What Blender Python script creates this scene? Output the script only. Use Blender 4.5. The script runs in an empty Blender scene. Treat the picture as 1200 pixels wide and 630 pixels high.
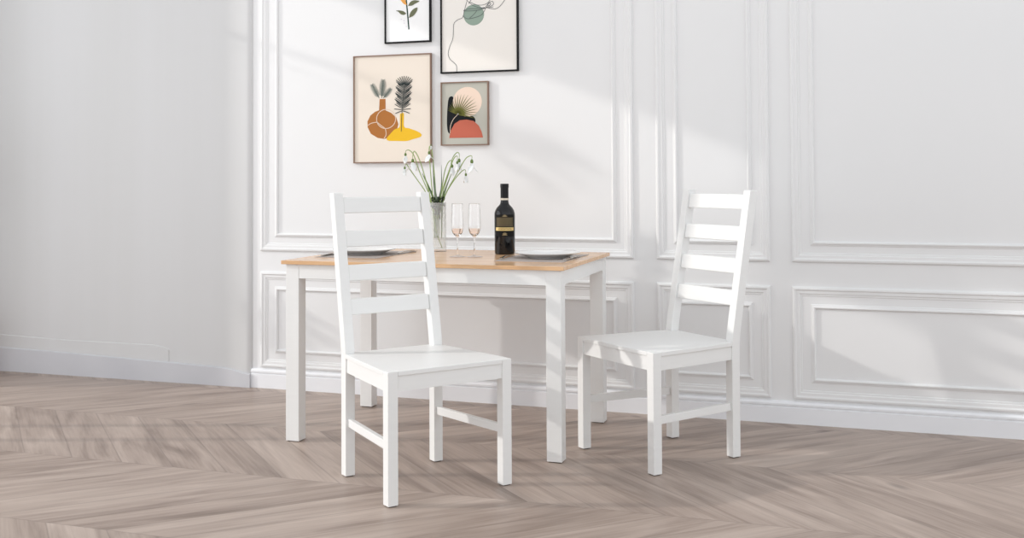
import bpy, bmesh, math, random
from mathutils import Vector, Matrix
random.seed(7)
C = bpy.context.scene.collection
PI = math.pi

# ------------------------------------------------------------------ camera, world, lights
cam_d = bpy.data.cameras.new('camera')
cam = bpy.data.objects.new('camera', cam_d); C.objects.link(cam)
cam.location = (0, 0, 1.1052)
cam.matrix_world = Matrix.Translation((0, 0, 1.1052)) @ Matrix.Rotation(PI/2 + 0.0258, 4, 'X') @ Matrix.Rotation(-0.0048, 4, 'Z')
cam_d.sensor_width = 36
cam_d.lens = 1285.73/1200*36
cam_d.shift_x = (600 - 587.97)/1200
cam_d.shift_y = -(315 - 170.57)/1200
bpy.context.scene.camera = cam

vs = bpy.context.scene.view_settings
vs.view_transform = 'Standard'; vs.look = 'None'; vs.gamma = 1; vs.use_curve_mapping = False
vs.exposure = 0.0

world = bpy.data.worlds.new('world'); bpy.context.scene.world = world
world.use_nodes = True
bg = world.node_tree.nodes['Background']
bg.inputs[0].default_value = (0.95, 0.975, 1.0, 1); bg.inputs[1].default_value = 1.0
# soft overcast-like surroundings: brighter towards the horizon than overhead
_nt = world.node_tree
_tc = _nt.nodes.new('ShaderNodeTexCoord'); _sx = _nt.nodes.new('ShaderNodeSeparateXYZ'); _mr = _nt.nodes.new('ShaderNodeMapRange')
_nt.links.new(_tc.outputs['Generated'], _sx.inputs[0]); _nt.links.new(_sx.outputs[2], _mr.inputs['Value'])
_mr.inputs['From Min'].default_value = 0.0; _mr.inputs['From Max'].default_value = 0.9
_mr.inputs['To Min'].default_value = 1.54; _mr.inputs['To Max'].default_value = 0.82
_nt.links.new(_mr.outputs[0], bg.inputs[1])

SUN_T = 0.42                                   # tangent of the sun's elevation; it shines along +x
sd = bpy.data.lights.new('sun', 'SUN'); sd.energy = 1.5; sd.angle = math.radians(1.0); sd.color = (1, 0.965, 0.92)
so = bpy.data.objects.new('sun', sd); C.objects.link(so); so.location = (-6, 4, 4)
so.rotation_euler = Vector((1, 0, -SUN_T)).to_track_quat('-Z', 'Y').to_euler()

ad = bpy.data.lights.new('window_daylight', 'AREA'); ad.shape = 'RECTANGLE'; ad.size = 3.0; ad.size_y = 3.0
ad.energy = 36; ad.color = (0.97, 0.98, 1.0)
ao = bpy.data.objects.new('window_daylight', ad); C.objects.link(ao); ao.location = (-4.2, 3.9, 1.7)
ao.rotation_euler = Vector((1, 0, 0)).to_track_quat('-Z', 'Y').to_euler()

# ------------------------------------------------------------------ materials
def mat(name, col, rough=0.5, metal=0.0, spec=0.5, trans=0.0, ior=1.45, coat=0.0):
    m = bpy.data.materials.new(name); m.use_nodes = True
    b = m.node_tree.nodes['Principled BSDF']
    b.inputs['Base Color'].default_value = (*col, 1); b.inputs['Roughness'].default_value = rough
    b.inputs['Metallic'].default_value = metal; b.inputs['Specular IOR Level'].default_value = spec
    b.inputs['Transmission Weight'].default_value = trans; b.inputs['IOR'].default_value = ior
    b.inputs['Coat Weight'].default_value = coat
    return m
def nd(m, t, **kw):
    n = m.node_tree.nodes.new(t)
    for k, v in kw.items(): setattr(n, k, v)
    return n
def lk(m, a, b): m.node_tree.links.new(a, b)
def mth(m, op, a, b=None, c=None):
    n = nd(m, 'ShaderNodeMath', operation=op)
    for i, v in enumerate((a, b, c)):
        if v is None: continue
        if isinstance(v, (int, float)): n.inputs[i].default_value = v
        else: lk(m, v, n.inputs[i])
    return n.outputs[0]
def noise_mat(name, c1, c2, scale=(1, 1, 1), nscale=5, rough=0.5, bump=0.0, detail=4, **kw):
    m = mat(name, c1, rough, **kw); b = m.node_tree.nodes['Principled BSDF']
    tc = nd(m, 'ShaderNodeTexCoord'); mp = nd(m, 'ShaderNodeMapping'); mp.inputs['Scale'].default_value = scale
    lk(m, tc.outputs['Object'], mp.inputs[0])
    n = nd(m, 'ShaderNodeTexNoise'); n.inputs['Scale'].default_value = nscale; n.inputs['Detail'].default_value = detail
    lk(m, mp.outputs[0], n.inputs[0])
    r = nd(m, 'ShaderNodeValToRGB'); r.color_ramp.elements[0].position = 0.3; r.color_ramp.elements[1].position = 0.7
    r.color_ramp.elements[0].color = (*c1, 1); r.color_ramp.elements[1].color = (*c2, 1)
    lk(m, n.outputs[0], r.inputs[0]); lk(m, r.outputs[0], b.inputs['Base Color'])
    if bump:
        bp = nd(m, 'ShaderNodeBump'); bp.inputs['Strength'].default_value = bump; bp.inputs['Distance'].default_value = 0.002
        lk(m, n.outputs[0], bp.inputs['Height']); lk(m, bp.outputs[0], b.inputs['Normal'])
    return m

M = {}
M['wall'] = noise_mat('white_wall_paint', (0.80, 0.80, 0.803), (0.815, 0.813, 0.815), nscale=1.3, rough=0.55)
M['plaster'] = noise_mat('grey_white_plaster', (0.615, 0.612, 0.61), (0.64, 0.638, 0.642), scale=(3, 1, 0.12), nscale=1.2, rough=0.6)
M['base'] = noise_mat('baseboard_paint', (0.85, 0.86, 0.89), (0.87, 0.875, 0.90), nscale=2, rough=0.4)
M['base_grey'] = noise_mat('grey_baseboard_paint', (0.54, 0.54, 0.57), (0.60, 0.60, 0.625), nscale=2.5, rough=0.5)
M['lacquer'] = noise_mat('white_lacquered_wood', (0.835, 0.835, 0.825), (0.85, 0.85, 0.84), scale=(1, 1, 8), nscale=8, rough=0.38)
M['shade_pad'] = mat('dark_shade_pad', (0.05, 0.045, 0.04), 0.9)  # near-black so the thin pads draw the shadow line under the feet
M['black'] = mat('black_frame', (0.008, 0.008, 0.009), 0.6, spec=0.2)
M['brown'] = mat('brown_frame_wood', (0.26, 0.165, 0.12), 0.5)
M['paper'] = mat('white_paper', (0.93, 0.93, 0.93), 0.7)
M['paper_cream'] = mat('cream_paper', (0.87, 0.83, 0.78), 0.7)
M['paper_sand'] = mat('sand_paper', (0.82, 0.735, 0.64), 0.7)
M['paper_sage'] = mat('sage_grey_paper', (0.50, 0.49, 0.43), 0.7)
def ink(n, c): M[n] = mat('ink_' + n, c, 0.75, spec=0.2)
ink('i_black', (0.012, 0.013, 0.015)); ink('i_line', (0.10, 0.11, 0.115)); ink('i_orange', (0.86, 0.42, 0.12)); ink('i_peach', (0.86, 0.42, 0.22))
ink('i_olive', (0.17, 0.18, 0.11)); ink('i_stem', (0.01, 0.05, 0.035)); ink('i_sage', (0.30, 0.385, 0.32)); ink('i_clay', (0.42, 0.165, 0.045))
ink('i_yellow', (0.83, 0.50, 0.03)); ink('i_feather', (0.12, 0.155, 0.14)); ink('i_feather_dark', (0.045, 0.055, 0.055)); ink('i_terracotta', (0.54, 0.145, 0.095))
ink('i_blush', (0.85, 0.68, 0.56)); ink('i_palm', (0.16, 0.16, 0.04)); ink('i_pale', (0.75, 0.6, 0.48)); ink('i_lilac', (0.72, 0.66, 0.74))
def thin_glass(name, tint, edge, rough=0.03, bump=0.0, haze=0.0):
    m = bpy.data.materials.new(name); m.use_nodes = True; nt = m.node_tree; nt.nodes.clear()
    out = nd(m, 'ShaderNodeOutputMaterial'); tr_ = nd(m, 'ShaderNodeBsdfTransparent'); gl = nd(m, 'ShaderNodeBsdfGlossy'); mx = nd(m, 'ShaderNodeMixShader')
    lw = nd(m, 'ShaderNodeLayerWeight'); lw.inputs[0].default_value = 0.25; fr = nd(m, 'ShaderNodeLayerWeight'); fr.inputs[0].default_value = 0.5
    cr = nd(m, 'ShaderNodeMixRGB'); cr.inputs[1].default_value = (*tint, 1); cr.inputs[2].default_value = (*edge, 1)
    gl.inputs['Roughness'].default_value = rough
    if bump:
        tc = nd(m, 'ShaderNodeTexCoord'); vo = nd(m, 'ShaderNodeTexVoronoi'); vo.inputs['Scale'].default_value = 90; lk(m, tc.outputs['Object'], vo.inputs[0])
        bp = nd(m, 'ShaderNodeBump'); bp.inputs['Strength'].default_value = bump; bp.inputs['Distance'].default_value = 0.004; lk(m, vo.outputs[0], bp.inputs['Height'])
        for n_ in (gl, lw, fr): lk(m, bp.outputs[0], n_.inputs['Normal'])
    lk(m, lw.outputs['Facing'], cr.inputs[0]); lk(m, cr.outputs[0], tr_.inputs[0]); lk(m, mth(m, 'MULTIPLY_ADD', mth(m, 'POWER', fr.outputs['Facing'], 4.0), 0.35, 0.03), mx.inputs[0])
    lk(m, tr_.outputs[0], mx.inputs[1]); lk(m, gl.outputs[0], mx.inputs[2])
    last = mx.outputs[0]
    if haze:
        df = nd(m, 'ShaderNodeBsdfDiffuse'); df.inputs[0].default_value = (*[0.5+0.5*c for c in tint], 1); m2 = nd(m, 'ShaderNodeMixShader'); m2.inputs[0].default_value = haze
        lk(m, last, m2.inputs[1]); lk(m, df.outputs[0], m2.inputs[2]); last = m2.outputs[0]
    lk(m, last, out.inputs[0]); return m
M['glass'] = thin_glass('clear_glass', (0.995, 0.995, 0.995), (0.90, 0.895, 0.89))
M['crystal'] = thin_glass('cut_crystal', (0.98, 0.985, 0.98), (0.80, 0.81, 0.80), 0.08, 0.9, 0.16)
M['tintglass'] = mat('blush_drink', (1.0, 0.82, 0.72), 0.0, trans=1.0, ior=1.36)
M['realglass'] = mat('blown_glass', (1, 1, 1), 0.0, trans=1.0, ior=1.45)
M['footglass'] = thin_glass('glass_foot', (0.97, 0.97, 0.97), (0.80, 0.80, 0.80), 0.03, 0.0, 0.22)
M['porcelain'] = mat('white_porcelain', (0.86, 0.86, 0.855), 0.15, coat=0.3)
M['steel'] = mat('brushed_steel', (0.55, 0.54, 0.52), 0.22, metal=1.0)
M['bottle'] = mat('black_glass', (0.004, 0.004, 0.005), 0.035, spec=0.5)
M['capsule'] = mat('black_foil', (0.008, 0.008, 0.009), 0.3, spec=0.25)
M['cream'] = mat('cream_paper_band', (0.72, 0.66, 0.55), 0.6)
M['gold'] = mat('gold_print', (0.70, 0.52, 0.22), 0.35, metal=0.6)
M['gold_dim'] = mat('dull_gold_print', (0.52, 0.40, 0.21), 0.45, metal=0.4)
M['label'] = mat('black_label_paper', (0.008, 0.008, 0.008), 0.6, spec=0.15)
M['stem'] = noise_mat('green_stem', (0.22, 0.32, 0.10), (0.36, 0.45, 0.18), nscale=30, rough=0.5)
M['leaf'] = noise_mat('green_leaf', (0.10, 0.17, 0.07), (0.17, 0.25, 0.11), nscale=30, rough=0.5)
M['blade'] = mat('grey_green_blade', (0.16, 0.21, 0.14), 0.5)
M['darkleaf'] = noise_mat('dark_green_foliage', (0.012, 0.025, 0.012), (0.06, 0.09, 0.045), nscale=60, rough=0.6)
M['petal'] = mat('white_petal', (0.86, 0.87, 0.86), 0.5)
M['petal'].node_tree.nodes['Principled BSDF'].inputs['Subsurface Weight'].default_value = 0.1
M['calyx'] = mat('green_calyx', (0.13, 0.2, 0.05), 0.5)
M['terra'] = noise_mat('terracotta', (0.45, 0.2, 0.12), (0.5, 0.24, 0.15), nscale=6, rough=0.8)
M['soil'] = noise_mat('soil', (0.03, 0.02, 0.015), (0.06, 0.04, 0.03), nscale=40, rough=0.95)
M['bark'] = noise_mat('bark', (0.12, 0.08, 0.05), (0.2, 0.14, 0.09), nscale=20, rough=0.9)

def oak(name, a, b_, rough):
    m = mat(name, a, rough); b = m.node_tree.nodes['Principled BSDF']
    tc = nd(m, 'ShaderNodeTexCoord'); mp = nd(m, 'ShaderNodeMapping'); mp.inputs['Scale'].default_value = (1.2, 14, 14)
    lk(m, tc.outputs['Object'], mp.inputs[0])
    n = nd(m, 'ShaderNodeTexNoise'); n.inputs['Scale'].default_value = 3; n.inputs['Detail'].default_value = 6; n.inputs['Distortion'].default_value = 0.6
    lk(m, mp.outputs[0], n.inputs[0])
    r = nd(m, 'ShaderNodeValToRGB'); r.color_ramp.elements[0].position = 0.3; r.color_ramp.elements[1].position = 0.72
    r.color_ramp.elements[0].color = (*a, 1); r.color_ramp.elements[1].color = (*b_, 1)
    lk(m, n.outputs[0], r.inputs[0]); lk(m, r.outputs[0], b.inputs['Base Color'])
    return m
M['oak'] = oak('oiled_oak', (0.66, 0.385, 0.20), (0.78, 0.51, 0.295), 0.20)

def mat_weave():
    m = mat('grey_woven_vinyl', (0.3, 0.28, 0.27), 0.6); b = m.node_tree.nodes['Principled BSDF']
    tc = nd(m, 'ShaderNodeTexCoord')
    w = nd(m, 'ShaderNodeTexWave'); w.inputs['Scale'].default_value = 90; lk(m, tc.outputs['Object'], w.inputs[0])
    w2 = nd(m, 'ShaderNodeTexWave', bands_direction='Y'); w2.inputs['Scale'].default_value = 90; lk(m, tc.outputs['Object'], w2.inputs[0])
    s = mth(m, 'MULTIPLY', w.outputs[1], w2.outputs[1])
    r = nd(m, 'ShaderNodeValToRGB'); r.color_ramp.elements[0].color = (0.34, 0.30, 0.28, 1); r.color_ramp.elements[1].color = (0.52, 0.47, 0.44, 1)
    lk(m, s, r.inputs[0]); lk(m, r.outputs[0], b.inputs['Base Color'])
    return m
M['mat'] = mat_weave()

W0, WR = 5.3147, -0.3336                     # the panelled wall: y = W0 + tan(WR) x
def floor_mat():
    m = mat('chevron_oak_floor', (0.4, 0.3, 0.25), 0.4); b = m.node_tree.nodes['Principled BSDF']
    tc = nd(m, 'ShaderNodeTexCoord')
    sx = nd(m, 'ShaderNodeSeparateXYZ'); lk(m, tc.outputs['Object'], sx.inputs[0])    # object is turned with the wall
    s, t = sx.outputs[0], sx.outputs[1]
    H, P = 0.69, 0.235
    v = mth(m, 'DIVIDE', mth(m, 'ADD', t, 0.78 + 20*H), H)
    row = mth(m, 'FLOOR', v); f = mth(m, 'FRACT', v)
    odd = mth(m, 'MODULO', row, 2.0)         # row 20 = above -0.78 (even) leans "/" ; row 19 (odd) leans "\"
    sg = mth(m, 'SUBTRACT', mth(m, 'MULTIPLY', odd, 2.0), 1.0)        # +1 odd, -1 even
    q = mth(m, 'ADD', s, mth(m, 'MULTIPLY', sg, mth(m, 'MULTIPLY', t, 1.0)))
    off = mth(m, 'MULTIPLY', row, 0.113)
    # continuous zigzag: coordinate across planks
    tri = mth(m, 'ADD', mth(m, 'MULTIPLY', odd, f), mth(m, 'MULTIPLY', mth(m, 'SUBTRACT', 1.0, odd), mth(m, 'SUBTRACT', 1.0, f)))
    c = mth(m, 'DIVIDE', mth(m, 'ADD', mth(m, 'ADD', s, mth(m, 'MULTIPLY', tri, H)), 40.06), P)
    pk = mth(m, 'FLOOR', c); pf = mth(m, 'FRACT', c)
    cb = nd(m, 'ShaderNodeCombineXYZ'); lk(m, pk, cb.inputs[0]); lk(m, row, cb.inputs[1])
    wn = nd(m, 'ShaderNodeTexWhiteNoise', noise_dimensions='2D'); lk(m, cb.outputs[0], wn.inputs[0])
    along = mth(m, 'SUBTRACT', s, mth(m, 'MULTIPLY', sg, t)); across = mth(m, 'ADD', s, mth(m, 'MULTIPLY', sg, t))
    # grain: stretched along each plank
    cg = nd(m, 'ShaderNodeCombineXYZ')
    lk(m, mth(m, 'ADD', mth(m, 'MULTIPLY', along, 0.9), mth(m, 'MULTIPLY', wn.outputs[0], 37.0)), cg.inputs[0])
    lk(m, mth(m, 'MULTIPLY', across, 7.0), cg.inputs[1]); lk(m, mth(m, 'MULTIPLY', pk, 3.3), cg.inputs[2])
    n1 = nd(m, 'ShaderNodeTexNoise'); n1.inputs['Scale'].default_value = 1.1; n1.inputs['Detail'].default_value = 5; n1.inputs['Distortion'].default_value = 1.1
    lk(m, cg.outputs[0], n1.inputs[0])
    cg2 = nd(m, 'ShaderNodeCombineXYZ')
    lk(m, mth(m, 'ADD', mth(m, 'MULTIPLY', along, 3.0), mth(m, 'MULTIPLY', wn.outputs[0], 11.0)), cg2.inputs[0])
    lk(m, mth(m, 'MULTIPLY', across, 70.0), cg2.inputs[1]); lk(m, mth(m, 'MULTIPLY', pk, 7.7), cg2.inputs[2])
    n2 = nd(m, 'ShaderNodeTexNoise'); n2.inputs['Scale'].default_value = 1.0; n2.inputs['Detail'].default_value = 3
    lk(m, cg2.outputs[0], n2.inputs[0])
    val = mth(m, 'ADD', mth(m, 'MULTIPLY', n1.outputs[0], 0.72), mth(m, 'ADD', mth(m, 'MULTIPLY', n2.outputs[0], 0.22), mth(m, 'MULTIPLY', wn.outputs[0], 0.10)))
    r = nd(m, 'ShaderNodeValToRGB'); e = r.color_ramp.elements
    e[0].position = 0.30; e[0].color = (0.195, 0.140, 0.110, 1)
    e[1].position = 0.74; e[1].color = (0.53, 0.435, 0.375, 1)
    k = e.new(0.50); k.color = (0.365, 0.285, 0.240, 1)
    lk(m, val, r.inputs[0])
    # knots
    ck = nd(m, 'ShaderNodeCombineXYZ'); lk(m, mth(m, 'MULTIPLY', along, 1.3), ck.inputs[0]); lk(m, mth(m, 'MULTIPLY', across, 3.2), ck.inputs[1]); lk(m, pk, ck.inputs[2])
    vo = nd(m, 'ShaderNodeTexVoronoi'); vo.inputs['Scale'].default_value = 0.9; lk(m, ck.outputs[0], vo.inputs[0])
    kn = nd(m, 'ShaderNodeMapRange'); kn.inputs['From Min'].default_value = 0.02; kn.inputs['From Max'].default_value = 0.11
    kn.inputs['To Min'].default_value = 0.55; kn.inputs['To Max'].default_value = 1.0; lk(m, vo.outputs['Distance'], kn.inputs[0])
    # seams
    dx = mth(m, 'MULTIPLY', mth(m, 'MINIMUM', pf, mth(m, 'SUBTRACT', 1.0, pf)), P*0.7)
    dy = mth(m, 'MULTIPLY', mth(m, 'MINIMUM', f, mth(m, 'SUBTRACT', 1.0, f)), H)
    se = nd(m, 'ShaderNodeMapRange'); se.inputs['From Min'].default_value = 0.0; se.inputs['From Max'].default_value = 0.004
    se.inputs['To Min'].default_value = 0.74; se.inputs['To Max'].default_value = 1.0
    lk(m, mth(m, 'MINIMUM', dx, dy), se.inputs[0])
    mu = nd(m, 'ShaderNodeVectorMath', operation='SCALE'); lk(m, r.outputs[0], mu.inputs[0])
    lk(m, mth(m, 'MULTIPLY', se.outputs[0], kn.outputs[0]), mu.inputs['Scale'])
    lk(m, mu.outputs[0], b.inputs['Base Color'])
    rr = nd(m, 'ShaderNodeMapRange'); rr.inputs['To Min'].default_value = 0.30; rr.inputs['To Max'].default_value = 0.48
    lk(m, n1.outputs[0], rr.inputs[0]); lk(m, rr.outputs[0], b.inputs['Roughness'])
    bp = nd(m, 'ShaderNodeBump'); bp.inputs['Strength'].default_value = 0.15; bp.inputs['Distance'].default_value = 0.001
    lk(m, n2.outputs[0], bp.inputs['Height']); lk(m, bp.outputs[0], b.inputs['Normal'])
    return m
M['floor'] = floor_mat()

# ------------------------------------------------------------------ helpers
def obj(name, bm, m, parent=None, smooth=False, bevel=0, loc=None, rot=None, label=None):
    bmesh.ops.recalc_face_normals(bm, faces=bm.faces)
    if smooth:
        for e in bm.edges:
            if len(e.link_faces) == 2 and e.calc_face_angle(0) > math.radians(38): e.smooth = False
    me = bpy.data.meshes.new(name); bm.to_mesh(me); bm.free(); me.materials.append(m)
    if smooth:
        for p in me.polygons: p.use_smooth = True
    o = bpy.data.objects.new(name, me); C.objects.link(o)
    if parent: o.parent = parent
    if loc: o.location = loc
    if rot: o.rotation_euler = rot
    if bevel:
        bv = o.modifiers.new('bevel', 'BEVEL'); bv.width = bevel; bv.segments = 2; bv.limit_method = 'ANGLE'; bv.angle_limit = math.radians(40)
    if label: o['label'] = label
    return o
def thing(name, label, cat, loc=(0, 0, 0), rz=0, group=None):
    o = bpy.data.objects.new(name, None); C.objects.link(o); o.empty_display_size = 0.1
    o.location = loc; o.rotation_euler = (0, 0, rz); o['label'] = label; o['category'] = cat
    if group: o['group'] = group
    return o
def tag(o, label, cat, group=None):
    o['label'] = label; o['category'] = cat
    if group: o['group'] = group
    return o
def struct(o): o['kind'] = 'structure'; return o
def box(bm, x0, x1, y0, y1, z0, z1):
    vs_ = [bm.verts.new(p) for p in ((x0,y0,z0),(x1,y0,z0),(x1,y1,z0),(x0,y1,z0),(x0,y0,z1),(x1,y0,z1),(x1,y1,z1),(x0,y1,z1))]
    for f in ((0,3,2,1),(4,5,6,7),(0,1,5,4),(1,2,6,5),(2,3,7,6),(3,0,4,7)): bm.faces.new([vs_[i] for i in f])
    return bm
def bx(*a): return box(bmesh.new(), *a)
def loft(sections, bm=None):
    """closed prism through a list of 4+-point loops"""
    bm = bm or bmesh.new(); L = [[bm.verts.new(p) for p in s] for s in sections]; n = len(L[0])
    for a, b in zip(L, L[1:]):
        for i in range(n): bm.faces.new((a[i], a[(i+1) % n], b[(i+1) % n], b[i]))
    bm.faces.new(L[0][::-1]); bm.faces.new(L[-1]); return bm
def prism(pts, z0, z1): return loft([[(x, y, z0) for x, y in pts], [(x, y, z1) for x, y in pts]])
def lathe(prof, n=48, closed=False, bm=None):
    bm = bm or bmesh.new(); rings = []
    for r, z in prof:
        if r < 1e-5: rings.append([bm.verts.new((0, 0, z))])
        else: rings.append([bm.verts.new((r*math.cos(2*PI*i/n), r*math.sin(2*PI*i/n), z)) for i in range(n)])
    prs = list(zip(rings, rings[1:])) + ([(rings[-1], rings[0])] if closed else [])
    for a, b in prs:
        for i in range(n):
            j = (i+1) % n
            if len(a) == 1 and len(b) == 1: continue
            if len(a) == 1: bm.faces.new((a[0], b[i], b[j]))
            elif len(b) == 1: bm.faces.new((a[i], a[j], b[0]))
            else: bm.faces.new((a[i], a[j], b[j], b[i]))
    return bm
def spline(pts, k=8):
    P = [Vector(p) for p in pts]; P = [2*P[0]-P[1]] + P + [2*P[-1]-P[-2]]; out = []
    for i in range(1, len(P)-2):
        for j in range(k):
            t = j/k; a, b, c, d = P[i-1:i+3]
            out.append(0.5*((2*b) + (c-a)*t + (2*a-5*b+4*c-d)*t*t + (3*b-a-3*c+d)*t**3))
    out.append(P[-2]); return out
def tube(pts, rad, n=8, bm=None, flat=1.0):
    bm = bm or bmesh.new(); rings = []
    for i, p in enumerate(pts):
        t = (pts[min(i+1, len(pts)-1)] - pts[max(i-1, 0)]).normalized()
        u = t.cross(Vector((0, 1, 0)))
        if u.length < 1e-3: u = t.cross(Vector((1, 0, 0)))
        u.normalize(); w = t.cross(u)
        r = rad(i/(len(pts)-1)) if callable(rad) else rad
        rings.append([bm.verts.new(p + u*r*math.cos(2*PI*k/n) + w*r*flat*math.sin(2*PI*k/n)) for k in range(n)])
    for a, b in zip(rings, rings[1:]):
        for k in range(n): bm.faces.new((a[k], a[(k+1) % n], b[(k+1) % n], b[k]))
    bm.faces.new(rings[0][::-1]); bm.faces.new(rings[-1]); return bm

# ------------------------------------------------------------------ the room
WLOC, WROT = (0, W0, 0), (0, 0, WR)          # wall frame: local x along the wall, -y into the room
H = 3.5
bm = bx(-4.6, 6.0, -7.5, 0.0, -0.05, 0.0)
struct(obj('floor', bm, M['floor'], loc=WLOC, rot=WROT))
struct(obj('wall_back', bx(-3.9, 4.4, 0.0, 0.15, 0, H), M['wall'], loc=WLOC, rot=WROT))
# plain plaster stretch to the left of the panelling, standing a little proud of it
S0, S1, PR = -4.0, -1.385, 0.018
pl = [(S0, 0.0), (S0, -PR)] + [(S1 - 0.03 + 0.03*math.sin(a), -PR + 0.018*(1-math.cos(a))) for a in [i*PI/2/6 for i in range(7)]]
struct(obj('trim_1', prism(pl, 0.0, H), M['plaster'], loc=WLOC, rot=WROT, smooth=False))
# tapering grey baseboard on the plaster stretch
def top_strip(pts, y0, y1, zb):
    """strip whose top edge follows pts (s, z)"""
    bm = bmesh.new(); secs = []
    for s, z in pts: secs.append([(s, y1, zb(s)), (s, y0, zb(s)), (s, y0, z-0.004), (s, y0+0.004, z), (s, y1, z)])
    return loft(secs, bm)
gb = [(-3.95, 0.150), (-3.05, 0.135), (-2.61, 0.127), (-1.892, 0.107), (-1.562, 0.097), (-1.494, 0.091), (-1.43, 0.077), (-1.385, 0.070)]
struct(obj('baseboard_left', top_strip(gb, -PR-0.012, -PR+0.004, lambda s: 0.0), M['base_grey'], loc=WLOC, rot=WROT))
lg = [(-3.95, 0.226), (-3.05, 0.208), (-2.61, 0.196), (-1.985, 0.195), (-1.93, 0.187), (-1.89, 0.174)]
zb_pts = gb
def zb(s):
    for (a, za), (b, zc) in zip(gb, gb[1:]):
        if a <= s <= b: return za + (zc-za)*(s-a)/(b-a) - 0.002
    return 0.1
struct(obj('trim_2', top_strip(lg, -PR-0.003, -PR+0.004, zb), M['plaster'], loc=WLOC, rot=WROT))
# baseboard of the panelled wall: plain board, groove and a cap moulding
bp = [(0.0, 0), (-0.016, 0), (-0.016, 0.070), (-0.011, 0.073), (-0.011, 0.077), (-0.017, 0.080), (-0.017, 0.088), (-0.010, 0.096), (0.0, 0.098)]
struct(obj('baseboard_back', loft([[(s, y, z) for y, z in bp] for s in (-1.386, 4.35)]), M['base'], loc=WLOC, rot=WROT))

OUT = [(0, 0), (.0008, .007), (.005, .011), (.012, .012), (.018, .0075), (.030, .007), (.033, .0035), (.040, .003), (.042, 0)]
INN = [(0, 0), (.001, .006), (.006, .0105), (.011, .0095), (.015, .005), (.019, .004), (.021, 0)]
def mould(s0, z0, s1, z1, prof, bm, outward=False):
    rings = []
    for o_, h in prof:
        d = -o_ if outward else o_
        rings.append([bm.verts.new((x, -h, z)) for x, z in ((s0+d, z0+d), (s1-d, z0+d), (s1-d, z1-d), (s0+d, z1-d))])
    for a, b in zip(rings, rings[1:]):
        for i in range(4): bm.faces.new((a[i], a[(i+1) % 4], b[(i+1) % 4], b[i]))
k = 3
for (o0, o1, i0, i1) in ((-1.335, 0.647, -1.231, 0.545), (0.754, 1.264, 0.854, 1.166), (1.357, 3.60, 1.457, 3.50)):
    for (oz0, oz1, iz0, iz1) in ((0.710, 3.20, 0.803, 3.10), (0.107, 0.603, 0.203, 0.506)):
        bm = bmesh.new()
        mould(o0, oz0, o1, oz1, OUT, bm)
        mould(i0, iz0, i1, iz1, INN, bm, True)
        struct(obj('trim_%d' % k, bm, M['wall'], loc=WLOC, rot=WROT)); k += 1

# wall on the left with two tall open French windows the sun comes through (outside the frame)
WX = -3.35
def wl(bm, y0, y1, z0, z1): box(bm, WX-0.14, WX, y0, y1, z0, z1)
bm = bmesh.new()
HL = 4.9
OP = [(5.81, 4.90, 3.14), (4.88, 4.64, 2.66), (4.62, 2.55, 2.98)]
for a, b in ((6.60, 5.81), (4.90, 4.88), (4.64, 4.62), (2.55, -0.6)): wl(bm, b, a, 0, HL)
for a, b, h in OP: wl(bm, b, a, h, HL)
struct(obj('wall_left', bm, M['wall']))
n = 1
for a, b, h in OP:
    bm = bmesh.new()
    for y0, y1, z0, z1 in ((a-0.02, a, 0, h), (b, b+0.02, 0, h), (b+0.02, a-0.02, h-0.04, h), (b+0.02, a-0.02, 0, 0.06)):
        box(bm, WX-0.10, WX-0.04, y0, y1, z0, z1)
    struct(obj('window_%d' % n, bm, M['lacquer'])); n += 1

# ------------------------------------------------------------------ table
TL = (0.2241, 4.2159, 0); TR = -0.3204
TW, TD, TA, TO, TT = 1.1882, 0.7669, 0.0606, 0.0148, 0.0156
def tp(a, b, z=0.75):
    """point given in table coordinates: a from the right end (negative to the left), b from the front"""
    return (TL[0] + a*math.cos(TR) - b*math.sin(TR), TL[1] + a*math.sin(TR) + b*math.cos(TR), z)
t = thing('dining_table', 'white dining table with an oak top set with bottle, glasses and vase', 'table', tp(-TW/2, TD/2, 0), TR)
hw, hd = TW/2, TD/2
obj('tabletop', bx(-hw-TO, hw+TO, -hd-TO, hd+TO, 0.75-TT, 0.75), M['oak'], t, bevel=0.0015, label='oiled oak tabletop')
for sx in (-1, 1):
    for sy in (-1, 1):
        x0, x1 = sorted((sx*hw, sx*(hw-TA))); y0, y1 = sorted((sy*hd, sy*(hd-TA)))
        lg_ = obj('leg', bx(x0, x1, y0, y1, 0.003, 0.75-TT), M['lacquer'], t, bevel=0.002)
        obj('foot_shade_pad', bx(x0+.006, x1-.006, y0+.006, y1-.006, 0.0, 0.003), M['shade_pad'], lg_)  # thin dark pad standing in for the shadow line under the leg
def apron(L, y, sgn, ax, R_=0.016):
    """board with small rounded lower corners where it meets the legs"""
    z0, z1 = 0.676, 0.75-TT
    pts = [(-L, z1), (-L, z0-R_)] + [(-L + R_*(1-math.cos(a)), z0 - R_ + R_*math.sin(a)) for a in [i*PI/12 for i in range(1, 7)]]
    pts = pts + [(-x, z) for x, z in reversed(pts)]
    ya, yb = sorted((y, y - sgn*0.02))
    if ax == 'x': return loft([[(x, ya, z) for x, z in pts], [(x, yb, z) for x, z in pts]])
    return loft([[(ya, x, z) for x, z in pts], [(yb, x, z) for x, z in pts]])
for sg in (-1, 1):
    obj('apron', apron(hw-TA, sg*(hd-0.0015), sg, 'x', 0.004), M['lacquer'], t)
    obj('apron', apron(hd-TA, sg*(hw-0.0015), sg, 'y'), M['lacquer'], t)

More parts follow.
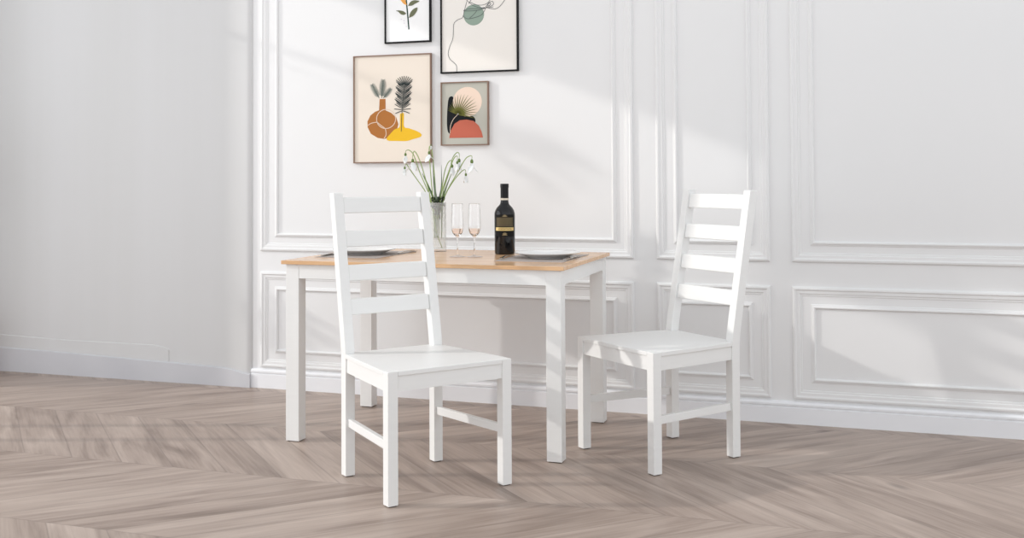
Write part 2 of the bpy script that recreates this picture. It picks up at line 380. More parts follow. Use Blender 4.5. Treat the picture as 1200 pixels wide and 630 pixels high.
# ------------------------------------------------------------------ chairs
CW, CD, CS, SH, BH, BL, BT, BW = 0.4928, 0.4572, 0.0379, 0.4474, 1.0356, 0.1029, 0.0385, 0.4098
CK = (CW-BW)/2
def lean(z): return BL*max(0.0, z-SH)/(BH-SH)
def make_chair(name, label):
    c = thing(name, label, 'chair'); W2 = CW/2; B2 = BW/2; e = 0.0055; ZT = SH-0.0155
    # local frame: x to the sitter's left-right, y = 0 at the front, + towards the back
    g = 0.0006
    seat = [(-W2+CS+g, 0), (W2-CS-g, 0), (W2-CS-g, CS+g), (W2-CS/W2*CS*0.0-0.0, CS+g), (B2+0.001, CD-BT-g), (B2-CS-g, CD-BT-g), (B2-CS-g, CD-0.004),
            (-B2+CS+g, CD-0.004), (-B2+CS+g, CD-BT-g), (-B2-0.001, CD-BT-g), (-W2, CS+g), (-W2+CS+g, CS+g)]
    obj('seat', prism(seat, ZT, SH), M['lacquer'], c, bevel=0.0015)
    for s in (-1, 1):
        x0, x1 = sorted((s*W2, s*(W2-CS)))
        l = obj('leg', bx(x0, x1, 0, CS, 0.003, SH), M['lacquer'], c, bevel=0.0018)
        obj('foot_shade_pad', bx(x0+.005, x1-.005, .005, CS-.005, 0.0, 0.003), M['shade_pad'], l)  # dark pad again painting the shade line below the chair leg
    for s in (-1, 1):
        x0, x1 = sorted((s*B2, s*(B2-CS)))
        secs = []
        for z, o_ in ((0.003, 0.0), (SH-0.03, 0.0), (SH-0.005, 0.001), (SH+0.03, lean(SH+0.03)-0.0005), (BH, BL)):
            secs.append([(x0, CD-BT+o_, z), (x1, CD-BT+o_, z), (x1, CD+o_, z), (x0, CD+o_, z)])
        l = obj('back_post', loft(secs), M['lacquer'], c, bevel=0.0018)
        obj('foot_shade_pad', bx(x0+.005, x1-.005, CD-BT+.005, CD-.005, 0.0, 0.003), M['shade_pad'], l)
    # aprons
    za = 0.380
    obj('apron', bx(-W2+CS, W2-CS, e, e+0.018, za, ZT), M['lacquer'], c)
    obj('apron', bx(-B2+CS, B2-CS, CD-0.022, CD-e, za, ZT), M['lacquer'], c)
    for s in (-1, 1):
        def side(z0, z1, o0, o1, y0=CS, y1=CD-BT):
            def xx(y): return W2 - (y-CS)*CK/(CD-BT-CS)
            p = [(s*(xx(y0)-o0), y0), (s*(xx(y1)-o0), y1), (s*(xx(y1)-o1), y1), (s*(xx(y0)-o1), y0)]
            return prism(p, z0, z1)
        obj('apron', side(za, ZT, e, e+0.018), M['lacquer'], c)
        obj('stretcher', side(0.182, 0.212, 0.010, 0.028), M['lacquer'], c, bevel=0.0015)
    for z0, z1 in ((0.9596, 1.0191), (0.8339, 0.8930), (0.7080, 0.7670), (0.5841, 0.6425)):
        secs = []
        for x in (-(B2-CS), B2-CS):
            secs.append([(x, CD-BT+0.006+lean(z0), z0), (x, CD-BT+0.006+lean(z1), z1), (x, CD-BT+0.026+lean(z1), z1), (x, CD-BT+0.026+lean(z0), z0)])
        obj('slat', loft(secs), M['lacquer'], c, bevel=0.0045)
    return c
def place(c, ox, oy, r, da):
    c.location = (ox + da*math.cos(r), oy + da*math.sin(r), 0); c.rotation_euler = (0, 0, r)
ch1 = make_chair('dining_chair', 'white ladder-back chair in the foreground, hiding the left half of the table')
place(ch1, -0.3819, 3.6649, 0.5780, CW/2)
def dup(root, label):
    r = root.copy(); C.objects.link(r); r['label'] = label
    for ch in list(root.children):
        c = ch.copy(); C.objects.link(c); c.parent = r
        for g in ch.children:
            d = g.copy(); C.objects.link(d); d.parent = c
    return r
ch2 = dup(ch1, 'white ladder-back chair at the right end of the table, in front of the wall panels')
place(ch2, 0.5501, 4.0321, -1.0434, -CW/2)
for c in (ch1, ch2): c['group'] = 'white ladder-back dining chairs'

# ------------------------------------------------------------------ place settings
def disc_plate():
    R = 0.140
    pr = [(0, .004), (.080, .004), (.095, .008), (.118, .0165), (R-.002, .0215), (R, .0235), (R-.003, .0243), (.118, .020), (.097, .0115), (.085, .0085), (0, .008)]
    bm = lathe([(0, .003), (.070, .003), (.072, 0), (.078, 0), (.082, .004)] + pr[2:], 72); return bm
def cutlery(kind):
    L = 0.195; bm = bmesh.new(); secs = []
    if kind == 'knife': prof = [(0, .0055, .0025), (.02, .0075, .003), (.075, .0055, .003), (.098, .0045, .0025), (.10, .0085, .0012), (.15, .0095, .001), (.185, .007, .0008), (L, .0015, .0006)]
    else: prof = [(0, .006, .0012), (.015, .0078, .0015), (.06, .004, .0018), (.11, .003, .002), (.135, .0035, .002), (.147, .011, .0015), (.160, .0125, .0014)]
    for y, w, h in prof:
        zc = 0.0045 + (0.004*math.sin(min(1, y/L)*PI*1.2) if kind == 'fork' else 0.0)
        secs.append([(-w, y, zc-h), (w, y, zc-h), (w, y, zc+h), (-w, y, zc+h)])
    loft(secs, bm)
    if kind == 'fork':
        for i in range(4):
            x = -0.0105 + i*0.007; ss = []
            for y, hw_ in ((.160, .0021), (.18, .0018), (L, .0008)):
                zc = 0.0045 + 0.004*math.sin(min(1, y/L)*PI*1.2)
                ss.append([(x-hw_, y, zc-.0012), (x+hw_, y, zc-.0012), (x+hw_, y, zc+.0012), (x-hw_, y, zc+.0012)])
            loft(ss, bm)
    return bm
def setting(side, a, b):
    # a, b: centre of the placemat on the table; side 'left' / 'right'
    other = 'at the left end of the table, seen through the foreground chair' if side == 'left' else 'at the right end of the table, beside the bottle'
    x, y, z = tp(a, b)
    o = obj('placemat', bx(-0.145, 0.145, -0.215, 0.215, 0, 0.0022), M['mat'], loc=(x, y, z), rot=(0, 0, TR))
    tag(o, 'grey woven placemat ' + other, 'placemat', 'grey placemats')
    pa = a + (0.020 if side == 'right' else -0.012)
    x, y, z = tp(pa, b)
    o = obj('dinner_plate', disc_plate(), M['porcelain'], smooth=True, loc=(x, y, z+0.0022))
    tag(o, 'white porcelain dinner plate ' + other, 'plate', 'white dinner plates')
    return
setting('left', -1.0, 0.39)
setting('right', -0.185, 0.39)
def put_cut(kind, a, b, ang, label, tilt=0.0, dz=0.0):
    x, y, z = tp(a, b)
    o = obj(kind, cutlery(kind), M['steel'], smooth=False, loc=(x, y, z+0.0022+dz), rot=(tilt, 0, TR+ang))
    tag(o, label, kind, 'table cutlery')
# sitter at the right end faces left: fork on the near side, knife on the far side
put_cut('fork', -0.320, 0.235, 0.10, 'steel fork in front of the right-hand plate, near the bottle')
put_cut('knife', -0.052, 0.250, 0.0, 'steel knife beside the right-hand plate, near the table corner')
put_cut('fork', -0.862, 0.42, 0.0, 'steel fork lying just right of the left-hand plate', 0.0, 0.0)
put_cut('knife', -1.125, 0.20, 0.05, 'steel knife beside the left-hand plate, left of the foreground chair')

# ------------------------------------------------------------------ bottle
x, y, z = tp(-0.412, 0.566)
bt = thing('wine_bottle', 'black wine bottle with a gold patterned label standing on the table', 'bottle', (x, y, z), 0)
RB = 0.0450
prof = [(0, .004), (.028, .003), (RB-.006, 0), (RB-.0015, .003), (RB, .010), (RB+.0010, .150), (RB+.0012, .170), (RB+.0005, .182), (RB-.003, .194), (RB-.010, .206), (RB-.018, .2145), (RB-.0245, .2215), (.0182, .230), (.0172, .238), (.0170, .262), (.0170, .300), (0, .300)]
obj('glass_body', lathe(prof, 64), M['bottle'], bt, smooth=True, label='glossy black glass body')
obj('capsule', lathe([(.0171, .248), (.0180, .248), (.0178, .294), (.0190, .295), (.0190, .310), (.0178, .312), (0, .312)], 40), M['capsule'], bt, smooth=True, label='black foil capsule')
obj('neck_band', lathe([(.0172, .2395), (.0187, .2395), (.0187, .248), (.0172, .248)], 40, closed=True), M['cream'], bt, smooth=True, label='cream paper neck band')
def patch(z0, z1, half, R, n=16, bm=None, a0=0.0):
    """piece of a cylinder facing the camera side"""
    bm = bm or bmesh.new(); vs_ = []
    for i in range(n+1):
        a = -PI/2 + a0 - half + 2*half*i/n
        vs_.append((bm.verts.new((R*math.cos(a), R*math.sin(a), z0)), bm.verts.new((R*math.cos(a), R*math.sin(a), z1))))
    for p, q_ in zip(vs_, vs_[1:]): bm.faces.new((p[0], q_[0], q_[1], p[1]))
    return bm
lab = obj('label', patch(.080, .176, 1.05, RB+.0014), M['label'], bt, label='black paper label')
obj('gold_band', patch(.1055, .1200, 0.98, RB+.0018), M['gold'], lab, label='gold band with small dark lettering')
# small dark letter shapes on the band
bm = bmesh.new()
for i in range(9):
    a = -0.62 + i*0.155
    for da in (-0.035, 0.035): patch(.1085, .1165, 0.010, RB+.0021, 2, bm, a+da)
    if i % 2 == 0: patch(.1115, .1135, 0.035, RB+.0021, 2, bm, a)
    else: patch(.1150, .1165, 0.035, RB+.0021, 2, bm, a)
obj('lettering', bm, M['label'], lab)
# diamond lattice
bm = bmesh.new(); R_ = RB+.0020
for r in range(7):
    for i in range(9 if r % 2 == 0 else 8):
        a = -PI/2 + (i - (4 if r % 2 == 0 else 3.5))*0.20; zc = 0.1275 + r*0.0056; w, h = 0.062, 0.0019
        vv = [bm.verts.new((R_*math.cos(a+da), R_*math.sin(a+da), zc+dz)) for da, dz in ((-w, 0), (0, -h), (w, 0), (0, h))]
        bm.faces.new(vv)
obj('diamond_pattern', bm, M['gold_dim'], lab, label='dull gold diamond lattice')
bm = bmesh.new()
patch(.168, .1705, 0.22, R_, 6, bm); patch(.1725, .1745, 0.12, R_, 4, bm)
obj('emblem', bm, M['gold_dim'], lab, label='small dull gold crest above the lattice')
bm = bmesh.new()
for zc, hw_ in ((.0955, .12), (.0925, .22), (.0895, .16), (.0865, .24)): patch(zc-.0007, zc+.0007, hw_, R_, 6, bm)
obj('small_print', bm, M['gold_dim'], lab, label='small dull gold print')

# ------------------------------------------------------------------ champagne flutes
def flute(name, a, b, label):
    x, y, z = tp(a, b)
    g = thing(name, label, 'glass', (x, y, z), 0, 'champagne flutes')
    th = 0.0009
    outer = [(0, .0100), (.0045, .0100), (.0036, .020), (.0034, .075), (.0045, .083), (.012, .092), (.021, .103), (.0262, .120), (.0272, .140), (.0262, .175), (.0240, .228)]
    inner = [(.0240-th, .2285), (.0262-th, .175), (.0272-th, .140), (.0262-th, .120), (.0205, .1045), (.011, .0950), (0.0, .0920)]
    obj('bowl', lathe(outer + inner, 48), M['realglass'], g, smooth=True)
    obj('foot', lathe([(0.0, 0.0), (.034, .0), (.0355, .0012), (.030, .0030), (.012, .0060), (.0052, .0098), (0, .0099)], 48), M['footglass'], g, smooth=True)
    # blush liquid-like tint in the bottom of the bowl
    lq = [(0.0, .0922), (.0108, .0952), (.0202, .1046), (.0250, .1185), (.0254, .1220), (0, .1220)]
    obj('blush_wine', lathe([(r*0.985, z_+0.0002) for r, z_ in lq], 48), M['tintglass'], g, smooth=True, label='blush pink drink in the bottom of the bowl')
    return g
flute('champagne_flute', -0.554, 0.348, 'left one of two champagne flutes, nearer the flower vase')
flute('champagne_flute', -0.483, 0.366, 'right one of two champagne flutes, nearer the wine bottle')

# ------------------------------------------------------------------ vase with snowdrops
vx, vy, vz = tp(-0.766, 0.655); PX = vy/1285.7
va = thing('glass_vase', 'clear crystal cylinder vase holding snowdrops on the table', 'vase', (vx, vy, vz), 0)
def vase_bm():
    bm = bmesh.new(); n = 56; rows = 30; R = 0.0385; Hh = 0.225; rings = []
    for j in range(rows+1):
        z_ = Hh*j/rows; ring = []
        for i in range(n):
            a = 2*PI*i/n
            cut = 0.0010*math.sin(7*a + z_*95)*math.sin(7*a - z_*95) if 0.02 < z_ < Hh-0.012 else 0
            r = R + cut + (0.001 if z_ < 0.012 else 0)
            ring.append(bm.verts.new((r*math.cos(a), r*math.sin(a), z_)))
        rings.append(ring)
    inner = []
    for z_, r in ((Hh, R-0.0028), (Hh*0.5, R-0.0028), (0.014, R-0.004)):
        inner.append([bm.verts.new((r*math.cos(2*PI*i/n), r*math.sin(2*PI*i/n), z_)) for i in range(n)])
    allr = rings + inner
    for a, b in zip(allr, allr[1:]):
        for i in range(n): bm.faces.new((a[i], a[(i+1) % n], b[(i+1) % n], b[i]))
    bm.faces.new(allr[0][::-1]); bm.faces.new(allr[-1]); return bm
obj('glass_body', vase_bm(), M['crystal'], va, smooth=True)
# flowers: stems drawn as x, height offsets (metres) from the vase foot
def q(px, py, d=0.0): return Vector(((px-514)*PX, d, (295-py)*PX))
def bloom(pos, size, parent, spread=0.5, ang=0.0, lean_=0.0):
    """three long outer petals and a short inner cup hanging from a green ovary"""
    bm = bmesh.new(); bmesh.ops.create_uvsphere(bm, u_segments=10, v_segments=8, radius=1)
    for v in bm.verts: v.co = Vector((v.co.x*size*0.16, v.co.y*size*0.16, v.co.z*size*0.24))
    ov = obj('ovary', bm, M['calyx'], parent, smooth=True); ov.location = pos
    for i in range(3):
        a = ang + i*2*PI/3; bm = bmesh.new(); rows = []
        for j in range(9):
            u = j/8; w = size*0.30*math.sin(PI*min(1, 0.12+u*0.88))**0.8; out = size*spread*(u**0.9); dn = -size*1.0*u*(1-0.12*spread*u)
            row = []
            for k_ in range(5):
                v = (k_-2)/2; row.append(bm.verts.new((out - 0.25*w*v*v + 0.001*0, w*v, dn - 0.2*size)))
            rows.append(row)
        for r0, r1 in zip(rows, rows[1:]):
            for k_ in range(4): bm.faces.new((r0[k_], r0[k_+1], r1[k_+1], r1[k_]))
        bmesh.ops.rotate(bm, verts=bm.verts, cent=(0, 0, 0), matrix=Matrix.Rotation(a, 3, 'Z'))
        bmesh.ops.solidify(bm, geom=bm.faces[:], thickness=0.0005)
        p = obj('petal', bm, M['petal'], parent, smooth=True); p.location = pos; p.rotation_euler = (0, lean_, 0)
    bm = lathe([(size*.10, -size*.15), (size*.17, -size*.35), (size*.19, -size*.60), (size*.17, -size*.60), (size*.15, -size*.35), (size*.08, -size*.15)], 16)
    p = obj('inner_cup', bm, M['petal'], parent, smooth=True); p.location = pos; p.rotation_euler = (0, lean_, 0)
def snowdrop(label, pts, d0, d1, size, foot=(0, 0), spread=0.45, ang=0.3, thick=0.0022, lean_=0.0):
    t = thing('snowdrop', label, 'flower', (vx, vy, vz), 0, 'snowdrops in the vase')
    P = [Vector((foot[0], foot[1], 0.150))]
    mouth = q(*pts[0]); P.append(Vector((mouth.x*0.8, d0*0.3, mouth.z-0.025)))
    n = len(pts)
    for i, (px, py) in enumerate(pts): P.append(q(px, py, d0 + (d1-d0)*i/(n-1)))
    sp = spline(P, 8)
    obj('stem', tube(sp, lambda u: thick*(1.0 if u < 0.75 else 1.0-0.55*(u-0.75)/0.25), 8), M['stem'], t, smooth=True)
    if size: bloom(sp[-1] + Vector((0, 0, -size*0.2)), size, t, spread, ang, lean_)
    return t
snowdrop('snowdrop reaching furthest left, its small bloom hanging over the sand-coloured print', [(506, 238), (502, 224), (493, 203), (486, 183), (481, 177), (477, 177), (476, 180)], 0.0, 0.01, 0.036, (-.01, 0), 0.25)
snowdrop('snowdrop with a wide bloom below the bottom edge of the sand-coloured print', [(507, 238), (504, 226), (498, 204), (492, 186), (487, 178), (485, 183), (485, 187)], -0.01, -0.015, 0.044, (0, -.012), 0.75, 0.9)
snowdrop('snowdrop on the straight low stem leaning out at the left above the chair', [(506, 240), (499, 225), (488, 209), (481, 199), (477, 193), (475, 196)], 0.012, 0.015, 0.032, (.012, 0), 0.30)
snowdrop('tallest snowdrop, upright at the corner of the sand-coloured print', [(509, 238), (507, 220), (505, 195), (504, 176), (505, 172), (504, 178)], 0.0, 0.0, 0.040, (0, .01), 0.85, 0.1)
snowdrop('snowdrop bud on the upright stem just right of the tallest one', [(512, 238), (511, 220), (509, 195), (507, 178), (506, 172), (506, 170)], 0.01, 0.01, 0.018, (.01, .01), 0.15)
snowdrop('snowdrop arching right with a bloom low over the middle', [(517, 238), (519, 222), (522, 203), (526, 192), (530, 189), (531, 194)], -0.01, -0.01, 0.038, (-.01, .01), 0.30, 1.3)
snowdrop('snowdrop arching highest on the right side of the bunch', [(518, 238), (521, 222), (528, 200), (531, 187), (536, 180), (539, 181), (539, 187)], 0.01, 0.01, 0.044, (.0, -.01), 0.30, 0.2)
snowdrop('snowdrop with the widest open bloom at the far right', [(519, 238), (524, 226), (536, 205), (546, 188), (551, 184), (554, 184), (554, 188)], 0.0, -0.01, 0.048, (-.012, -.005), 0.62, 0.0)
snowdrop('snowdrop with the lowest bloom on the right of the bunch', [(520, 238), (525, 225), (534, 211), (542, 202), (546, 200), (547, 204)], -0.01, -0.012, 0.034, (-.005, .012), 0.35, 0.6)
snowdrop('snowdrop with two-toned green bloom between the right-hand arches', [(516, 238), (520, 222), (527, 202), (533, 187), (537, 184), (537, 190)], -0.015, -0.018, 0.034, (.008, .0), 0.32, 2.0)
def blade(name, label, pts, w, m, d=0.0):
    sp = spline([Vector((q(*pts[0]).x*0.8, d*0.5, 0.06))] + [q(px, py, d) for px, py in pts], 6)
    o = obj(name, tube(sp, lambda u: w*(0.5+1.2*u if u < 0.5 else 1.1*(1-u)**0.6*1.3)+0.0004, 8, flat=0.3), m, smooth=True, loc=(vx, vy, vz))
    tag(o, label, 'leaf', 'leaf blades in the vase'); return o
blade('leaf_blade', 'upright grey-green leaf blade in the middle of the snowdrops', [(515, 238), (518, 220), (518, 194)], 0.0032, M['blade'], 0.015)
blade('leaf_blade', 'short grey-green leaf blade left of the middle of the bunch', [(513, 238), (511, 222), (510, 207)], 0.0034, M['blade'], -0.018)
blade('leaf_blade', 'broad green leaf blade leaning left behind the stems', [(509, 238), (503, 220), (495, 203)], 0.0050, M['leaf'], 0.02)
blade('leaf_blade', 'green leaf blade leaning right between the arching stems', [(519, 238), (523, 222), (530, 204)], 0.0040, M['leaf'], 0.02)
blade('leaf_blade', 'thin green leaf blade close beside the tallest snowdrop', [(511, 238), (509, 215), (508, 187)], 0.0028, M['leaf'], 0.02)
# dark crumpled foliage gathered in the neck of the vase
fo = thing('foliage_bunch', 'dark green crumpled foliage bunched in the mouth of the vase', 'foliage', (vx, vy, vz), 0)
rnd = random.Random(3)
bm = bmesh.new()
for i in range(170):
    u = rnd.random(); zc = 0.150 + 0.100*u**0.7; rr = 0.031*math.sqrt(rnd.random())*(1 if zc > .20 else .5); aa = rnd.random()*2*PI
    if zc > 0.23: rr *= 1.05
    c_ = Vector((rr*math.cos(aa) - (0.004 if zc < .19 else 0), rr*math.sin(aa)*0.9, zc)); L_ = rnd.uniform(.012, .022); w_ = rnd.uniform(.004, .007)
    R3 = Matrix.Rotation(rnd.uniform(0, 6.28), 3, 'Z') @ Matrix.Rotation(rnd.uniform(-1.2, 1.2), 3, 'X') @ Matrix.Rotation(rnd.uniform(0, 6.28), 3, 'Y')
    pts = [(-.0, -L_/2, 0), (w_, -L_*.1, .002), (w_*.7, L_*.25, -.001), (0, L_/2, .002), (-w_*.7, L_*.25, -.001), (-w_, -L_*.1, .002)]
    top = [bm.verts.new(c_ + R3 @ (Vector(p) + Vector((0, 0, .0005)))) for p in pts]; bot = [bm.verts.new(c_ + R3 @ (Vector(p) - Vector((0, 0, .0005)))) for p in pts]
    bm.faces.new(top); bm.faces.new(bot[::-1])
    for k_ in range(6): bm.faces.new((top[k_], bot[k_], bot[(k_+1) % 6], top[(k_+1) % 6]))
obj('leaves', bm, M['darkleaf'], fo)
obj('stalk', tube(spline([Vector((.020, 0, .014)), Vector((-.002, -.006, .075)), Vector((-.022, -.004, .165)), Vector((-.018, 0, .21))], 6), .0022, 8), M['stem'], fo, smooth=True)

# ------------------------------------------------------------------ framed pictures
def wp(s, y, z): return Vector((s*math.cos(WR) - y*math.sin(WR), W0 + s*math.sin(WR) + y*math.cos(WR), z))
class Art:
    """one framed print; artwork points are given in the print's own 0..1 coordinates of the visible picture"""
    def __init__(s, label, s0, s1, z0, z1, fw, paper, fmat, px):
        s.w, s.h = s1-s0, z1-z0; s.px = px; s.k = 0
        s.t = thing('framed_picture', label, 'picture', wp((s0+s1)/2, 0, z0), WR, 'framed prints on the wall')
        bm = bmesh.new(); w2 = s.w/2; rings = []
        for o_, d in ((0, 0), (0, -.016), (.0008, -.018), (fw-.0008, -.018), (fw, -.016), (fw, -.008)):
            rings.append([bm.verts.new((x, d, z)) for x, z in ((-w2+o_, o_), (w2-o_, o_), (w2-o_, s.h-o_), (-w2+o_, s.h-o_))])
        for a, b in zip(rings, rings[1:]):
            for i in range(4): bm.faces.new((a[i], a[(i+1) % 4], b[(i+1) % 4], b[i]))
        obj('frame', bm, fmat, s.t)
        s.sheet = obj('print', bx(-w2+fw*.5, w2-fw*.5, -.0105, -.004, fw*.5, s.h-fw*.5), paper, s.t)
        s.fw = fw
    def P(s, x, y):
        x0, x1, y0, y1 = s.px
        return ((x-x0)/(x1-x0)-0.5)*s.w, s.h*(1-(y-y0)/(y1-y0))
    def layer(s): s.k += 1; return -.0106 - s.k*0.00025
    def poly(s, name, pts, m, smooth=True, label=None):
        d = s.layer(); P = [Vector((*s.P(*p), 0)) for p in pts]
        if smooth: P = spline(P + [P[0]], 6)[:-1]
        w2 = s.w/2 - s.fw; P = [Vector((max(-w2, min(w2, p.x)), max(s.fw, min(s.h-s.fw, p.y)), 0)) for p in P]
        bm = bmesh.new(); f = bm.faces.new([bm.verts.new((p.x, d, p.y)) for p in P])
        bmesh.ops.triangulate(bm, faces=[f]); return obj(name, bm, m, s.sheet, label=label)
    def circ(s, name, cx, cy, rx, ry, m, a0=0, a1=360, label=None):
        return s.poly(name, [(cx+rx*math.cos(math.radians(a)), cy-ry*math.sin(math.radians(a))) for a in [a0+(a1-a0)*i/40 for i in range(40 if a1-a0 == 360 else 41)]], m, False, label)
    def strokes(s, name, lines, w, m, taper=False, k=8, label=None):
        d = s.layer(); bm = bmesh.new(); sc = s.w/(s.px[1]-s.px[0])
        for ln in lines:
            P = [Vector((*s.P(*p), 0)) for p in ln]
            P = spline(P, k) if len(P) > 2 else [P[0].lerp(P[1], i/4) for i in range(5)]
            prev = None; n = len(P)
            for i, p in enumerate(P):
                t = (P[min(i+1, n-1)] - P[max(i-1, 0)]).normalized(); nn = Vector((-t.y, t.x, 0))
                hw_ = w*sc/2*((1-(i/(n-1))**1.5)*0.9+0.1 if taper else 1)
                c = (bm.verts.new((p.x+nn.x*hw_, d, p.y+nn.y*hw_)), bm.verts.new((p.x-nn.x*hw_, d, p.y-nn.y*hw_)))
                if prev: bm.faces.new((prev[0], prev[1], c[1], c[0]))
                prev = c
        return obj(name, bm, m, s.sheet, label=label)

# sprig print (black frame), its top cut off by the frame edge of the photo
a = Art('small black-framed print of a flower sprig on white, topmost left on the wall', -0.616, -0.365, 1.762, 2.115, 0.0075, M['paper'], M['black'], (452, 506, -26, 50.5))
a.strokes('stem', [[(476.5, -14), (477.5, 5), (479, 20), (480.4, 36)]], 1.5, M['i_stem'], label='dark green stem')
a.poly('flower', [(478, 9.5), (474.5, 8), (471, 4), (468.5, -1), (468, -8), (472, -7), (475, 0)], M['i_orange'], label='orange petal')
a.poly('flower', [(476, -6), (480, -12), (486, -14), (485, -7), (480, -1)], M['i_orange'], label='orange petal')
for pts in ([(479.5, 10.5), (482, 6.5), (486, 4.7), (489.5, 5), (492.8, 6.2), (488, 8.5), (484, 10.4)], [(477.6, 18.6), (474.5, 20), (471, 19), (468, 16.2), (465.3, 15), (469, 14.8), (474, 16)], [(480.5, 23.5), (482, 18.5), (485.5, 14.5), (490.2, 12.8), (490, 16), (487, 20.5), (484, 22.4)]):
    a.poly('leaf', pts, M['i_olive'], label='olive leaf')
a.strokes('dots', [[(471, 24.5), (472.2, 24.5)], [(474.2, 26.3), (475.4, 26.3)], [(474.4, 29), (475.6, 29)], [(477, 32.8), (478, 32.8)]], 1.0, M['i_lilac'])

# line drawing print (black frame), larger
a = Art('large black-framed print of a loose line drawing over a sage green circle', -0.313, 0.091, 1.601, 2.175, 0.0075, M['paper_cream'], M['black'], (517.5, 608.5, -44, 85))
a.circ('sage_circle', 557, 21.5, 12, 11.6, M['i_sage'], label='sage green circle')
a.circ('peach_circle', 574.5, -6, 9.2, 9.2, M['i_peach'], label='peach circle')
a.poly('pale_gap', [(549, 6), (552, 5.5), (556, 10), (548.5, 12)], M['paper_cream'], False)
a.strokes('line_drawing', [
    [(536.6, 83.4), (536.3, 77), (533, 73), (528.5, 69), (526.5, 63), (528.5, 55), (532, 47), (532.8, 38), (533.5, 30), (538, 26), (544, 23.6), (546, 16), (549, 6)],
    [(544, 22), (549, 25.3), (556, 25), (566, 22), (571, 15)],
    [(545, 16), (552, 14.5), (562, 15), (571, 14.5), (580, 14)],
    [(545, 16.5), (554, 17), (564, 16.5), (572, 14), (577, 11)],
    [(552, 25), (557, 21), (561, 16.8)],
    [(545, 0), (550, 6), (556, 11), (564, 14), (570, 14)],
    [(554, -8), (556, 0), (553, 6), (551, 9)],
    [(552, 7), (562, 11), (572, 10), (578, 3), (582, -8)],
    [(572, 14), (577, 15.6), (584, 15.8), (591, 10), (595, 2), (596, -12)],
    [(571, 13.5), (575, 9), (579, 8), (580, 11), (577, 13), (573.5, 12), (575, 9.5), (577.5, 10.5)],
    [(545, 0), (541, -12), (546, -26), (560, -33), (578, -30), (592, -22), (596, -12)],
    [(554, -8), (562, -14), (556, -20)]], 0.55, M['i_line'], k=6, label='thin dark grey drawn line')

# two vases print (brown frame)
a = Art('brown-framed print of a clay vase and a yellow vase with feathers', -0.791, -0.364, 1.163, 1.706, 0.0055, M['paper_sand'], M['brown'], (415.5, 506.5, 64.5, 191))
a.poly('clay_vase', [(446.5, 116), (453.4, 116), (453.6, 129.5), (460, 132.5), (466, 138), (468.4, 146), (466.5, 153), (460, 160), (452, 163), (444, 161.5), (436, 156.5), (432.2, 149), (432, 142), (435.5, 135), (441, 130.8), (446.3, 129)], M['i_clay'], False, 'rust brown vase')
a.poly('yellow_vase', [(470.2, 133.8), (474.8, 133.8), (475, 148.5), (481, 151), (489, 154), (494, 157), (495.2, 159.5), (493, 161.5), (486, 163.5), (478, 165.6), (466, 165.4), (457, 165), (454.6, 162.5), (459, 157), (464, 152), (470, 148.3)], M['i_yellow'], True, 'yellow vase')
def arc(cx, cy, rx, ry, a0, a1): return [(cx+rx*math.cos(math.radians(t_)), cy-ry*math.sin(math.radians(t_))) for t_ in [a0+(a1-a0)*i/14 for i in range(15)]]
a.strokes('ring_lines', [arc(454, 139.5, 11.2, 11.2, -170, 190), [(432.6, 146.5), (437, 144), (443.5, 143)], [(443.5, 143), (448, 147), (453, 151), (454, 158), (451.5, 162.5)]], 0.8, M['i_pale'], k=3, label='pale ring lines')
def feather(x0, y0, x1, y1, wid, n, m, w=0.9, name='feather'):
    L_ = [[(x0, y0), (x1, y1)]]; dx, dy = x1-x0, y1-y0; ln = math.hypot(dx, dy); ux, uy = dx/ln, dy/ln; nx, ny = -uy, ux
    for i in range(n):
        u = 0.12 + 0.86*i/(n-1); hw_ = wid*math.sin(PI*min(1, 0.18+u*0.72))**0.6
        bxx, byy = x0+dx*u, y0+dy*u
        for sg in (-1, 1):
            L_.append([(bxx, byy), (bxx+sg*nx*hw_+ux*hw_*0.75, byy+sg*ny*hw_+uy*hw_*0.75)])
    return a.strokes(name, L_, w, m, True)
feather(446, 115, 437.6, 99, 4.2, 13, M['i_feather'], 0.75); feather(449, 115, 450.8, 94, 4.6, 15, M['i_feather'], 0.75); feather(451, 115, 459.5, 104.5, 3.6, 10, M['i_feather'], 0.75)
a.strokes('feather_shaft', [[(471.8, 154.5), (472.6, 134), (474.8, 110), (476, 100)]], 0.6, M['i_feather_dark'])
def plume():
    L_ = []
    for i in range(21):
        y = 130.5 - i*1.45; cx = 473.2 + (131.5-y)*0.075; hw_ = 9.6*(0.86+0.14*math.sin(i*1.3))
        for sg in (-1, 1):
            up = 5.2 if i > 1 else -3.0+4*i
            L_.append([(cx, y), (cx+sg*hw_*0.5, y-up*0.42), (cx+sg*hw_, y-up)])
    for i in range(9):
        an = math.radians(40 + i*12.5); L_.append([(475.5+1.5*math.cos(an), 102-2*math.sin(an)), (475.5+12.5*math.cos(an), 102-12*math.sin(an))])
    a.strokes('plume', L_, 0.8, M['i_feather_dark'], False, k=3, label='dark grey plume')
plume()

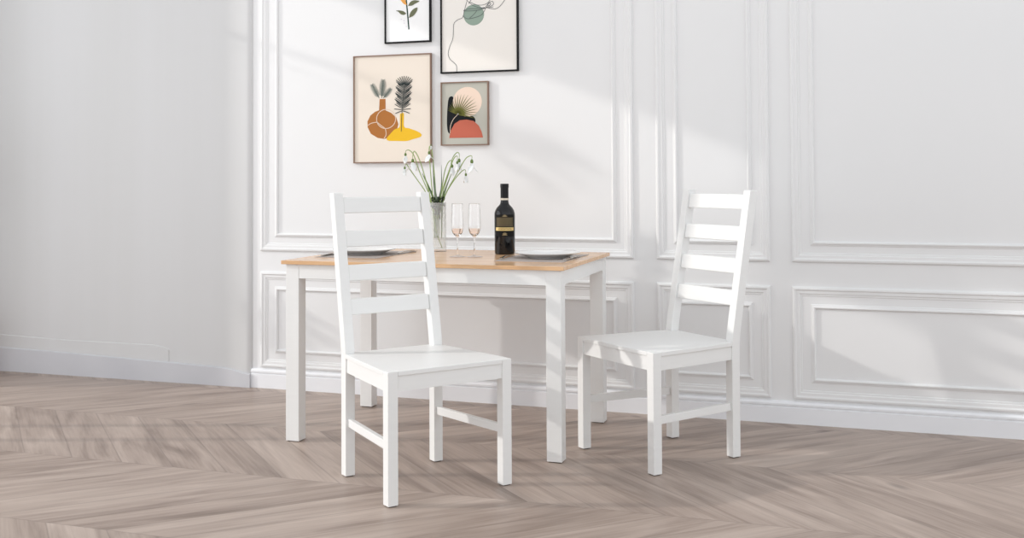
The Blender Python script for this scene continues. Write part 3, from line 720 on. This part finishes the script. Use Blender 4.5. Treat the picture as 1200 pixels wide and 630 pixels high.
# palm leaf and arch print (brown frame, small)
a = Art('small brown-framed print of a palm leaf over a terracotta arch', -0.313, -0.063, 1.246, 1.558, 0.0055, M['paper_sage'], M['brown'], (517.5, 573.5, 95.5, 170.5))
a.poly('black_shape', [(526, 118), (527.5, 113.5), (530.5, 112.3), (532.5, 114.5), (533.5, 124), (536, 133), (543, 134.5), (550, 135.5), (556, 137), (558, 143), (552, 150), (540, 154), (530, 156.5), (526, 154.5), (524.6, 145), (525, 130)], M['i_black'], True, 'black organic shape')
a.circ('blush_circle', 548.8, 119.2, 17, 17.4, M['i_blush'], label='blush pink circle')
a.poly('terracotta_arch', [(527.3, 161.6), (529, 153), (533.5, 145), (540, 140.8), (548, 140.2), (556, 142), (562, 147.5), (565.4, 155), (567, 161.6)], M['i_terracotta'], False, 'terracotta arch')
a.strokes('curve_line', [[(528.5, 156), (528.8, 148), (532, 140), (537.5, 134)]], 0.6, M['i_pale'])
L_ = []
for i in range(19):
    an = math.radians(-14 + i*9.4); ln = 27 - 11*abs(i-6.5)/12 - (4 if i > 12 else 0)
    L_.append([(537.5 + 1.2*math.cos(an), 133.8 - 1.2*math.sin(an)), (537.5 + ln*0.6*math.cos(an+.03), 133.8 - ln*0.6*math.sin(an+.03)), (537.5 + ln*math.cos(an), 133.8 - ln*math.sin(an))])
a.strokes('palm_leaf', L_, 1.3, M['i_palm'], True, k=4, label='olive palm leaf')

# ------------------------------------------------------------------ unseen potted tree by the window, added to cast a leaf shadow on the wall
pt = thing('shadow_tree', 'unseen tall potted tree by the left window, added for its leaf shadow', 'plant', (-3.17, 6.06, 0), 0)
po = obj('pot', lathe([(0, 0), (.10, 0), (.135, .34), (.142, .36), (.130, .36), (.122, .33), (0, .33)], 40), M['terra'], pt, smooth=False)
obj('soil', lathe([(0, .3305), (.120, .3305), (.120, .34), (0, .345)], 30), M['soil'], po)
tr = [Vector((0, 0, .33)), Vector((.02, .02, 1.0)), Vector((-.02, -.02, 1.9)), Vector((0, .03, 2.75))]
obj('trunk', tube(spline(tr, 8), lambda u: .022*(1-.6*u), 10), M['bark'], pt, smooth=True)
rnd = random.Random(11)
bm = bmesh.new()
def leaf(bm, c, R3, L_, w_):
    pts = [(0, 0, 0), (w_, L_*.35, .004), (w_*.8, L_*.7, 0), (0, L_, -.006), (-w_*.8, L_*.7, 0), (-w_, L_*.35, .004)]
    bm.faces.new([bm.verts.new(c + R3 @ Vector(p)) for p in pts])
for cz, n_, sp_, cy, cx in ((2.58, 6, .055, -.84, .0), (1.20, 4, .04, -.38, 0.0)):
    for i in range(n_):
        st = Vector((0, 0.02, cz-.12)) ; en = Vector((cx + rnd.uniform(-.12, .12), cy + rnd.uniform(-sp_, sp_), cz + rnd.uniform(-.11, .11)))
        sp = spline([st, (st+en)/2 + Vector((0, 0, .06)), en], 5); obj('branch', tube(sp, .004, 6), M['bark'], pt)
        for p in sp[9:]:
            for k_ in range(9):
                leaf(bm, p + Vector((rnd.uniform(-.06, .06), rnd.uniform(-.02, .02), rnd.uniform(-.035, .035))), Matrix.Rotation(rnd.uniform(0, 6.28), 3, 'Z') @ Matrix.Rotation(rnd.uniform(-1, .3), 3, 'X') @ Matrix.Rotation(rnd.uniform(-.8, .8), 3, 'Y'), rnd.uniform(.05, .09), rnd.uniform(.012, .02))
fl = obj('foliage', bm, M['leaf'], pt); fl['kind'] = 'stuff'
